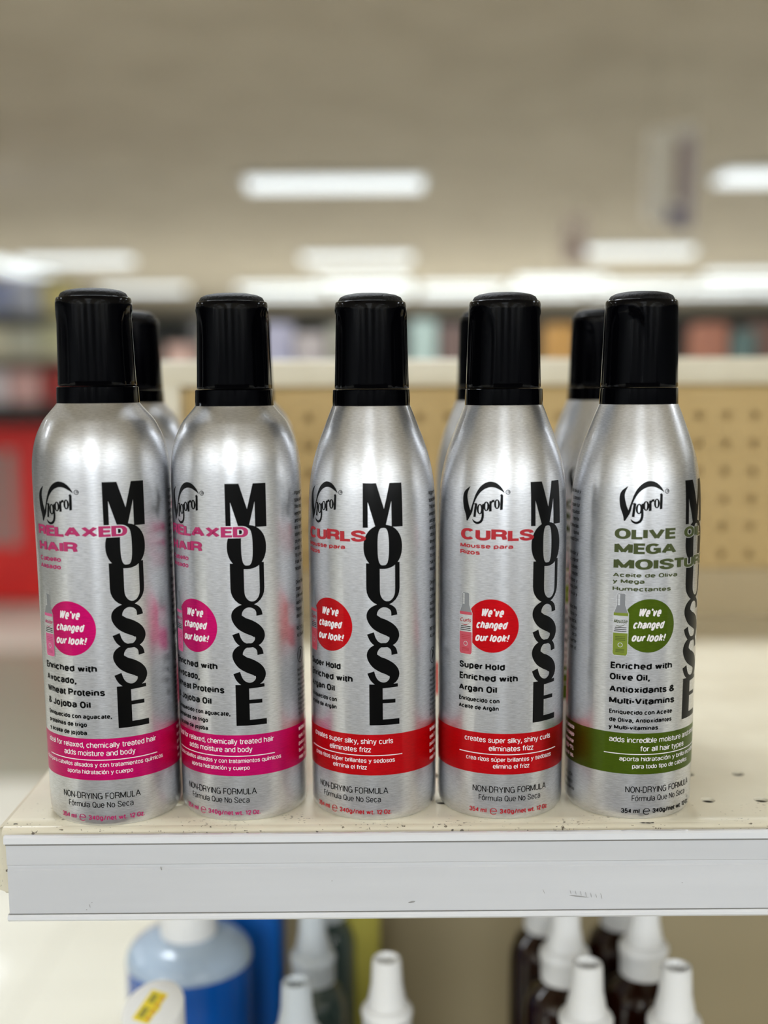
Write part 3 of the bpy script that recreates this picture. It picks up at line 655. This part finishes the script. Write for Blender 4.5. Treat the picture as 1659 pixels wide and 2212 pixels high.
rail.location = (0, 0, 0); rail.rotation_euler = (0, math.radians(-.12), 0)
def extrude_profile(name, prof, x0, x1, m, parent):
    bm = bmesh.new(); A = [bm.verts.new((x0, y, z)) for y, z in prof]; B = [bm.verts.new((x1, y, z)) for y, z in prof]
    n = len(prof)
    for i in range(n): bm.faces.new((A[i], A[(i + 1) % n], B[(i + 1) % n], B[i]))
    bm.faces.new(A[::-1]); bm.faces.new(B)
    return finish(name, bm, m, parent, 25)
yr = .4455
extrude_profile('rail_back', [(SYF - .0002, -.0045), (SYF - .0002, -.0372), (yr + .0016, -.0376), (yr + .0016, -.0033)], -.1545, .632, RAIL, rail)
extrude_profile('rail_front', [(yr, -.0038), (yr - .0002, -.0128), (yr + .0005, -.0134), (yr + .0005, -.0148), (yr, -.0154), (yr - .0007, -.0340), (yr + .0014, -.0342), (yr + .0014, -.0036)], -.1545, .632, RAIL, rail)
extrude_profile('top_lip', [(yr + .0013, -.0004), (yr - .0002, -.0004), (yr - .0010, -.0011), (yr - .0011, -.0036), (yr - .0003, -.0040), (yr + .0004, -.0038), (yr + .0013, -.0032)], -.1550, .6325, LIP, rail)
extrude_profile('bottom_lip', [(yr + .0012, -.0341), (yr - .0010, -.0342), (yr - .0016, -.0350), (yr - .0015, -.0362), (yr - .0006, -.0372), (yr + .0006, -.0376), (yr + .0016, -.0374)], -.1552, .6325, LIP, rail)
box('lip_shade_line', (-.1546, .632, yr - .0004, yr + .0002, -.0045, -.0040), EDGE, rail); box('lip_shade_line', (-.1546, .632, yr - .0009, yr, -.03405, -.03375), EDGE, rail)  # solid grey strips, shade beside the lips put in as colour
def scuffs(name, marks, y, parent):
    bm = bmesh.new()
    for x, z, wd, h, a in marks:
        c, s_ = math.cos(a), math.sin(a); vs = []
        for px, pz in ((-wd, -h * .3), (-wd * .3, -h), (wd * .6, -h * .8), (wd, h * .2), (wd * .2, h), (-wd * .7, h * .7)):
            vs.append(bm.verts.new((x + px * c - pz * s_, y, z + px * s_ + pz * c)))
        bm.faces.new(vs)
    return finish(name, bm, SCUFF, parent, None)
mk = [(.0755 + .0021 * i, -.0262 - .0003 * i + random.uniform(-.0002, .0002), .00012, .0009 + random.uniform(0, .0006), .25) for i in range(7)]
mk += [(.079, -.0281, .0042, .00025, -.12), (-.1215, -.0305, .00012, .0009, .3), (-.1205, -.0292, .0004, .00015, .1), (-.1228, -.0322, .0003, .0002, 0), (.0105, -.0300, .0016, .0004, .2), (.0645, -.0258, .0001, .0012, .4), (-.0915, -.0145, .0003, .0009, .2), (-.022, -.0205, .0002, .0002, 0), (.121, -.0225, .0002, .0002, 0)]
scuffs('scuff_marks', mk, yr - .00085, rail)['kind'] = 'stuff'
# cut-away chips of grime on the deck lip
GR = mat('grime_chip', (62, 52, 42), .8)
bm = bmesh.new()
for x, y, rr in [(-.1535, .4565, .0009), (.1065, .4537, .0009), (.1085, .4535, .0011), (.1103, .4537, .0006), (-.1487, .4562, .0004), (-.1352, .4610, .0004), (-.131, .4650, .0003), (.0325, .4548, .0005), (-.062, .4540, .0004)]:
    n = 9; vs = []
    for i in range(n):
        t = 2 * PI * i / n; q = rr * random.uniform(.6, 1.25); vs.append(bm.verts.new((x + q * math.cos(t) * 1.3, y + q * math.sin(t) * .7, .00008)))
    bm.faces.new(vs)
finish('grime_marks', bm, GR, shelf, None)['kind'] = 'stuff'

# ------------------------------------------------------------------ the gondola behind: pegboard, upright, rails, lower shelf
PEG = mottle(mat('tan_pegboard', (184, 157, 104), .6), (179, 152, 99), (189, 162, 110), 14)
HOLE = mat('peg_hole_dark', (166, 140, 92), .9)
gon = thing('gondola', 'store gondola frame with tan pegboard back and cream top rail behind the cans', 'shelving', (0, 0, 0))
def pegboard(name, x0, x1, z0, z1, y, parent):
    bm = bmesh.new(); p = .0212; r = .0034; n = 12
    nx = int((x1 - x0) / p); nz = int((z1 - z0) / p)
    def Q(a, b_, c, d): bm.faces.new([bm.verts.new(v) for v in (a, b_, c, d)])
    xe, ze = x0 + nx * p, z0 + nz * p
    if x1 - xe > 1e-6: Q((xe, y, z0), (x1, y, z0), (x1, y, z1), (xe, y, z1))
    if z1 - ze > 1e-6: Q((x0, y, ze), (xe, y, ze), (xe, y, z1), (x0, y, z1))
    for i in range(nx):
        for k in range(nz):
            xc, zc = x0 + (i + .5) * p, z0 + (k + .5) * p; O = []; I = []; D = []
            for q in range(n):
                t = 2 * PI * q / n + PI / 4; c, s_ = math.cos(t), math.sin(t); m = 1 / max(abs(c), abs(s_))
                O.append(bm.verts.new((xc + c * m * p / 2, y, zc + s_ * m * p / 2))); I.append(bm.verts.new((xc + r * c, y, zc + r * s_))); D.append(bm.verts.new((xc + r * c, y + .005, zc + r * s_)))
            for q in range(n):
                j = (q + 1) % n
                bm.faces.new((O[q], O[j], I[j], I[q])); bm.faces.new((I[q], I[j], D[j], D[q]))
            f = bm.faces.new(D); f.material_index = 1
    bmesh.ops.remove_doubles(bm, verts=bm.verts[:], dist=.00002)
    return finish(name, bm, [PEG, HOLE], parent, None)
PY_ = .888
pegboard('pegboard', -.152, .66, S + .0365, S + .1765, PY_, gon)
box('lower_back_panel', (-.152, .66, PY_, PY_ + .006, S - .60, S - .03), mat('olive_back_board', (160, 146, 114), .6), gon)
box('back_rail', (-.152, .66, PY_ - .006, PY_ + .012, S - .03, S + .0365), mat('tan_back_rail', (172, 154, 118), .6), gon, .002)
box('top_rail', (-.178, .66, PY_ - .012, PY_ + .03, S + .1765, S + .1965), CREAM, gon, .004)
box('upright', (-.178, -.152, PY_ - .012, PY_ + .03, 0, S + .179), CREAM, gon, .002)
box('upright', (.66, .69, PY_ - .012, PY_ + .03, 0, S + .205), CREAM, gon, .002)
box('back_sheet', (-.152, .66, PY_ + .0125, PY_ + .02, .12, S + .178), PEG, gon)
box('kick_base', (-.151, .659, PY_ - .005, PY_ + .03, 0, .12), mat('brown_kickplate', (78, 66, 52), .6), gon, .003)
LZ = S - .362
low = thing('lower_shelf', 'lower cream metal shelf holding the spray bottles, under the price rail', 'shelf', (0, 0, LZ))
box('shelf_deck', (SXL, SXR, SYF, SYB, -.028, 0), CREAM, low, .003)
box('price_strip', (SXL + .006, SXR, SYF - .006, SYF - .0003, -.034, .0), RAIL, low, .001)

# ------------------------------------------------------------------ the cans
CANS = [  # x, y, angle of the big word's left edge (deg), kind, xy scale, label
 (-.1163, .4790, 13.0, 'relaxed', 1.035, 'silver mousse can with pink band, leftmost in the front row of five'),
 (-.0612, .4829, -3.2, 'relaxed', 1.005, 'silver mousse can with pink band, standing between the leftmost can and the red one'),
 (-.0048, .4826, -7.6, 'curls', 1.0, 'silver mousse can with red band and centred black word, middle of the front row'),
 (.0498, .4827, 19.4, 'curls', 1.0, 'silver mousse can with red band, fourth in the front row, beside the green one'),
 (.1052, .4820, 36.2, 'olive', 1.0, 'silver mousse can with olive green band, rightmost in the front row'),
]
BACK = [(-.1263, .590, 60., 'relaxed', 'silver mousse can standing behind the leftmost front can, slightly blurred'),
        (-.0705, .590, 40., 'relaxed', 'silver mousse can hidden behind the second pink-banded can, only its shoulder edge showing'),
        (.0528, .588, 75., 'curls', 'silver mousse can standing behind the fourth front can, only its left side showing'),
        (.1090, .590, 20., 'olive', 'silver mousse can standing behind the olive green one, black cap showing at its left')]
proto = {}
def place_can(x, y, a, kind, sc, label):
    r = dup(proto[kind]) if kind in proto else make_can(kind)
    proto.setdefault(kind, r)
    r.location = (x, y, S); r.rotation_euler = (0, 0, math.radians(a)); r.scale = (sc, sc, 1 + (sc - 1) * .3)
    tag(r, label, 'can', 'mousse cans on the shelf')
for x, y, a, k, sc, l in CANS: place_can(x, y, a, k, sc, l)
for x, y, a, k, l in BACK: place_can(x, y, a, k, 1.0, l)

# ------------------------------------------------------------------ bottles on the lower shelf
WHITE = mat('white_plastic', (232, 231, 228), .38); AMBER = mat('amber_glass', (30, 9, 3), .08, coat=.2)
WHITE2 = mat('grey_white_plastic', (196, 202, 206), .4); TEAL = mat('dark_green_bottle', (58, 72, 68), .12, coat=.5); FROST = mat('frosted_green_bottle', (196, 205, 190), .3)
PALEBLUE = mat('clear_blue_plastic', (176, 194, 214), .22, coat=.4); BLUE = mat('blue_liquid', (6, 84, 172), .2, coat=.4)
BLUEBOX = mat('blue_plastic', (0, 100, 192), .4); YEL = mat('yellow_sticker', (232, 208, 20), .5); STK = mat('sticker_ink_red', (206, 120, 40), .5); STG = mat('sticker_ink_grey', (150, 140, 30), .5)
def spray_bottle(x, y, ztop, label, group, body=AMBER, cap=WHITE, rb=.0205, name='spray_bottle'):
    """bottle with a fine-mist sprayer; ztop = top of the sprayer below the shelf deck"""
    H = ztop - (LZ - S); r = thing(name, label, 'bottle', (x, y, LZ), random.uniform(-.5, .5), group)
    hb = H - .050
    lathe('bottle_body', [(rb * .8, 0), (rb * .96, .001), (rb, .004), (rb, hb - .022), (rb * .97, hb - .014), (rb * .82, hb - .005), (.0125, hb), (.0115, hb + .004)], body, r, 48)
    lathe('sprayer_collar', [(.0128, hb + .001), (.0137, hb + .0015), (.0139, hb + .0150), (.0146, hb + .0158), (.0146, hb + .0185), (.0134, hb + .0205), (.0112, hb + .0218)], cap, r, 48, radial=lambda a, rr, z: rr * (1 + .010 * math.cos(a * 24)))
    lathe('sprayer_head', [(.0113, hb + .0212), (.0106, hb + .026), (.0090, hb + .034), (.0083, hb + .0470), (.0079, hb + .0495), (.0070, hb + .0500), (.0062, hb + .0492), (.0058, hb + .0450), (.0030, hb + .0448)], cap, r, 40)
    return r
G1 = 'amber spray bottles with white sprayers'
for px, yy, zt, lb in ((.1075, .575, -.1265, 'amber spray bottle in the front row, left of the two, white sprayer'), (.1552, .575, -.1285, 'amber spray bottle in the front row, nearest the right edge of the picture'),
                   (.1060, .640, -.1225, 'amber spray bottle in the second row, behind the left front one'), (.1540, .645, -.1215, 'amber spray bottle in the second row, right one'),
                   (.1040, .705, -.1225, 'amber spray bottle in the back row, left one, just under the price rail'), (.1545, .710, -.1225, 'amber spray bottle in the back row, right one, just under the price rail')):
    spray_bottle(px, yy, zt, lb, G1, rb=.0232)
spray_bottle(0.0002, .610, -.1415, 'pale frosted spray bottle with white sprayer, standing alone under the middle can', 'pale spray bottles', FROST, WHITE, .018)
G2 = 'dark green spray bottles with grey-white sprayers'
for px, yy, zt, lb in ((-.0505, .600, -.150, 'dark green spray bottle with grey-white sprayer, front of the file beside the blue bottles'), (-.0470, .690, -.150, 'dark green spray bottle with grey-white sprayer, behind the front one of its file'), (-.0430, .78, -.150, 'dark green spray bottle at the back of the file near the yellow carton')):
    spray_bottle(px, yy, zt, lb, G2, TEAL, WHITE2, .021)
# big round blue bottle with a white cap
t = thing('detergent_bottle', 'big round-shouldered blue bottle with wide white cap, under the left of the price rail', 'bottle', (-.1260, .690, LZ))
pr = [(.030, 0), (.0375, .002), (.0395, .008), (.0400, .09), (.0400, .165), (.0399, .1800)]
lathe('filled_body', pr, BLUE, t, 64, closed=(True, False))
lathe('empty_shoulder', catmull([(.0399, .1801), (.0391, .1845), (.0364, .1890), (.0320, .1925), (.0264, .1949), (.0205, .1963), (.0165, .1970), (.0158, .1990)], 4), PALEBLUE, t, 64, closed=(False, True))
lathe('cap', [(.0162, .1968), (.0178, .1971), (.0180, .200), (.0176, .246), (.0165, .249), (.004, .2495)], WHITE, t, 56, radial=lambda a, r, z: r * (1 + .006 * math.cos(a * 36)))
# blue flat bottle behind it
t = thing('blue_jug', 'tall flat blue bottle standing behind the round blue one', 'bottle', (-.0905, .775, LZ))
box('jug_body', (-.034, .0165, -.026, .026, 0, .215), BLUEBOX, t, .006, 3); lathe('jug_cap', [(.012, .214), (.0125, .216), (.012, .235), (.010, .237)], WHITE, t, 32)
t = thing('yellow_carton', 'narrow olive yellow carton at the back, beside the dark green spray bottles', 'box', (-.0165, .80, LZ))
box('carton_body', (-.012, .012, -.02, .02, 0, .225), mat('olive_yellow_card', (168, 158, 60), .6), t, .001); box('carton_flap', (-.0118, .0118, -.0198, -.0185, .2252, .232), mat('olive_card_flap', (150, 140, 60), .6), t)
# white slanted-top cap with a yellow price sticker
t = thing('lotion_bottle', 'white bottle with slanted round cap and yellow price sticker, front left under the shelf', 'bottle', (-.1225, .5600, LZ))
zc = -.1415 - (LZ - S)
lathe('bottle_body', [(.018, 0), (.0215, .0015), (.0225, .006), (.0225, zc - .075), (.0215, zc - .063), (.0175, zc - .052), (.0155, zc - .048)], WHITE, t, 48)
bm = bmesh.new(); rows = add_lathe(bm, [(.0150, 0), (.0162, .0005), (.0164, .010), (.0164, .030), (.0160, .0312), (.0148, .0318), (.0005, .0318)], 56)
for v in bm.verts:
    k = max(0, min(1, v.co.z / .03)); v.co.z += k * (.14 * v.co.x + .40 * v.co.y)
bmesh.ops.translate(bm, verts=bm.verts[:], vec=(0, 0, zc - .0318))
lc = finish('slanted_cap', bm, WHITE, t, 40)
bm = bmesh.new()
def stick(pts, mi, dz):
    f = []
    for a, b_ in pts:
        ca, sa = math.cos(math.radians(-26)), math.sin(math.radians(-26)); x, y = a * ca - b_ * sa - .0015, a * sa + b_ * ca - .0004
        f.append(bm.verts.new((x, y, zc + .14 * x + .40 * y + dz)))
    bm.faces.new(f).material_index = mi
stick([(-.0050, -.0090), (.0052, -.0090), (.0052, -.0030), (.0062, .0000), (.0050, .0030), (.0052, .0090), (-.0050, .0090)], 0, .0002)
for i in range(4): stick([(.0026, .0072 - .0040 * i), (.0040, .0072 - .0040 * i), (.0040, .0045 - .0040 * i), (.0026, .0045 - .0040 * i)], 1, .0003)
stick([(-.0030, .0070), (.0006, .0070), (.0006, .0018), (-.0030, .0018)], 2, .0003); stick([(-.0030, -.0010), (.0006, -.0010), (.0006, -.0070), (-.0030, -.0070)], 2, .0003)
finish('price_sticker', bm, [YEL, STK, STG], lc, None)

# ------------------------------------------------------------------ next aisle: gondola with mixed packages
BS = S + .128
g2 = thing('gondola', 'cream store gondola back of the next aisle, behind the coloured packages', 'shelving', (0, 2.35, 0))
box('back_panel', (-.445, 1.9, .42, .45, 0, BS + .08), PEG, g2); box('kick_base', (-.44, 1.89, .41, .42, 0, .12), mat('kickplate', (90, 80, 66), .6), g2)
box('upright', (-.465, -.445, .42, .46, 0, BS + .09), CREAM, g2); box('upright', (1.9, 1.925, .42, .46, 0, BS + .09), CREAM, g2)
for z, lb in ((BS, 'cream top shelf of the next aisle carrying the coloured packages'), (BS - .40, 'empty cream shelf of the next aisle, under its top shelf')):
    t = thing('shelf', lb, 'shelf', (0, 2.35, z))
    box('shelf_deck', (-.445, 1.9, 0, .418, -.03, 0), CREAM, t, .003); box('price_strip', (-.44, 1.895, -.005, -.0003, -.034, -.002), RAIL, t)
cmat = {}
def cm(rgb):
    if rgb not in cmat: cmat[rgb] = mat('package_%d' % len(cmat), rgb, .5)
    return cmat[rgb]
PK = [  # x centre, width, height, colour, name, label bit
 (-.385, .06, .19, (70, 66, 62), 'carton', 'dark grey carton between the first and second cans, far behind'),
 (-.415, .05, .13, (186, 134, 112), 'carton', 'salmon carton between the first and second cans, far behind'),
 (-.335, .06, .155, (172, 158, 130), 'carton', 'tan carton beside the second black cap, far behind'),
 (-.215, .06, .17, (150, 145, 172), 'carton', 'lavender carton just right of the second black cap'),
 (-.148, .06, .15, (168, 152, 146), 'carton', 'pinkish taupe carton between the second and third caps'),
 (-.085, .05, .165, (150, 146, 120), 'carton', 'olive taupe carton just left of the middle cap'),
 (.085, .05, .175, (160, 190, 178), 'carton', 'pale mint carton just right of the middle cap'),
 (.142, .05, .165, (112, 78, 66), 'carton', 'brown carton between the third and fourth caps'),
 (.198, .05, .155, (122, 100, 98), 'carton', 'mauve brown carton just left of the fourth cap'),
 (.365, .055, .165, (206, 136, 30), 'carton', 'orange carton just right of the fourth cap'),
 (.428, .05, .145, (150, 116, 96), 'carton', 'light brown carton left of the rear cap at right'),
 (.675, .055, .165, (176, 92, 56), 'carton', 'rust orange carton just right of the rightmost cap'),
 (.735, .05, .15, (70, 104, 98), 'carton', 'dark teal carton right of the rust orange one'),
 (.79, .05, .165, (112, 66, 46), 'carton', 'dark brown carton right of the teal one'),
 (.865, .085, .16, (150, 100, 78), 'carton', 'wide rust brown carton at the right edge of the picture'),
]
for x, wd, h, c, nm, lb in PK:
    t = thing(nm, lb, 'package', (x, 2.40 if h < .185 else 2.55, BS), random.uniform(-.06, .06), 'packages on the next aisle shelf')
    c = tuple(int(.62 * v + .38 * (sum(c) / 3 * .9)) for v in c)
    box('carton_body', (-wd / 2, wd / 2, 0, .09, 0, h), cm(c), t, .002); box('carton_label', (-wd * .4, wd * .4, -.0012, 0, h * .12, h * .5), cm(tuple(min(255, int(v * .6 + 90)) for v in c)), t)
for x, c, lb in ((-.18, (150, 166, 190), 'low blue-grey tub in front of the lavender carton'), (-.115, (98, 100, 86), 'low dark grey-green tub left of the middle cap'), (.83, (226, 226, 230), 'low white tub at the right edge, in front of the rust brown carton')):
    t = thing('tub', lb, 'tub', (x, 2.362, BS), 0, 'low tubs on the next aisle shelf')
    lathe('tub_body', [(.020, 0), (.028, .001), (.030, .05), (.0295, .068)], cm(c), t, 32); lathe('tub_lid', [(.0310, .066), (.0315, .067), (.0312, .078), (.029, .080)], cm(tuple(int(v * .85) for v in c)), t, 32)

# ------------------------------------------------------------------ the other side of the aisle, behind the camera (unseen, added to darken reflections in the caps)
DARKB = mat('dark_brown_board', (122, 115, 106), .7)
g3 = thing('gondola', 'unseen dark brown store gondola added across the aisle behind the camera', 'shelving', (0, -1.9, 0))
box('back_panel', (-3.2, 3.2, -.03, 0, .1, 1.62), DARKB, g3); box('kick_base', (-3.2, 3.2, -.03, .4, 0, .1), DARKB, g3)
for z in (.45, .85, 1.25): box('shelf_board', (-3.2, 3.2, 0, .34, z - .03, z), mat('aged_shelf_enamel', (150, 140, 120), .5), g3, .003)

# ------------------------------------------------------------------ far left: tall display with red front
td = thing('display_rack', 'tall store display with bright red lower front and packed shelves, left of the leftmost can', 'display rack', (-2.9, 8.0, 0))
REDP = mottle(mat('red_panel', (222, 26, 22), .5), (214, 20, 18), (228, 34, 26), 2)
box('red_front', (-1.3, .75, 0, .06, .02, 1.25), REDP, td, .01); box('carcass', (-1.3, .75, .06, .6, 0, 2.25), mat('rack_grey', (96, 92, 88), .6), td, .01)
box('black_lip', (-1.3, .75, -.22, .06, 1.27, 1.40), mat('black_lip_plastic', (22, 20, 20), .5), td, .01)
box('shelf_board', (-1.3, .75, -.22, .06, 1.69, 1.72), CREAM, td); box('shelf_board', (-1.3, .75, -.22, .06, 1.955, 1.985), mat('rack_shelf_grey', (112, 112, 112), .6), td)
for x in (.22, .36): box('grey_letter_panel', (x - .10, x, -.004, 0, .42, 1.08), mat('grey_print', (150, 146, 142), .6), td)
rows = [(1.402, .25, [((240, 206, 214), 'pale pink'), ((244, 238, 246), 'white'), ((196, 120, 140), 'rose pink'), ((238, 230, 240), 'pale grey'), ((236, 190, 190), 'peach'), ((180, 60, 60), 'red')]),
        (1.722, .20, [((214, 210, 196), 'stone grey'), ((222, 220, 186), 'pale olive'), ((190, 188, 180), 'mid grey'), ((236, 232, 212), 'cream'), ((214, 216, 204), 'greenish grey'), ((222, 222, 186), 'straw')]),
        (1.987, .24, [((222, 200, 132), 'mustard'), ((226, 206, 192), 'beige'), ((226, 226, 226), 'light grey'), ((166, 178, 220), 'periwinkle blue'), ((204, 210, 232), 'pale blue'), ((236, 224, 160), 'pale yellow')])]
rn = ('lowest', 'middle', 'top')
for k, (z, h, cs) in enumerate(rows):
    for i, (c, nm) in enumerate(cs):
        x = -2.9 - .34 + .215 * i + .02 * k
        t = thing('packet', '%s packet on the %s shelf of the tall red-fronted display at far left' % (nm, rn[k]), 'package', (x, 7.80, z), random.uniform(-.08, .08), 'packets on the tall display')
        box('packet_body', (-.098, .098, 0, .15, 0, h * random.uniform(.86, 1)), cm(c), t, .006)

# ------------------------------------------------------------------ hanging aisle signs
def sign(x, y, rz, wd, z0, zl, zr, base, prints, label):
    t = thing('hanging_sign', label, 'sign', (x, y, 0), rz, 'hanging aisle signs')
    bm = bmesh.new(); F0 = [bm.verts.new((px, -.008, pz)) for px, pz in ((-wd / 2, z0), (wd / 2, z0), (wd / 2, zr), (-wd / 2, zl))]; B0 = [bm.verts.new((v.co.x, .008, v.co.z)) for v in F0]
    bm.faces.new(F0); bm.faces.new(B0[::-1])
    for i in range(4): bm.faces.new((F0[i], B0[i], B0[(i + 1) % 4], F0[(i + 1) % 4]))
    finish('sign_board', bm, base, t, None)
    for (a0, a1, c0, c1, m) in prints: box('printed_panel', (a0, a1, -.0095, -.0082, c0, c1), m, t)
    for px in (-wd * .4, wd * .4): box('hanger_cord', (px - .0012, px + .0012, -.0012, .0012, min(zl, zr) - .01, HC), mat('cord_grey', (120, 118, 112), .6), t)
sign(1.20, 5.0, .95, .50, S + .81, S + 1.15, S + 1.265, mat('sign_white', (240, 236, 230), .6),
     [(.02, .10, S + .92, S + 1.16, cm((150, 124, 116))), (.10, .24, S + .83, S + 1.20, cm((196, 188, 200))), (-.05, .15, S + .815, S + .885, cm((104, 98, 140)))], 'slanting white and purple aisle sign hanging from the ceiling at upper right')
sign(1.45, 9.0, .6, .26, S + 1.05, S + 1.38, S + 1.43, mat('sign_pink', (236, 222, 216), .6), [(-.08, .08, S + 1.1, S + 1.2, cm((176, 150, 150)))], 'small faint pinkish aisle sign hanging further back, left of the purple one')
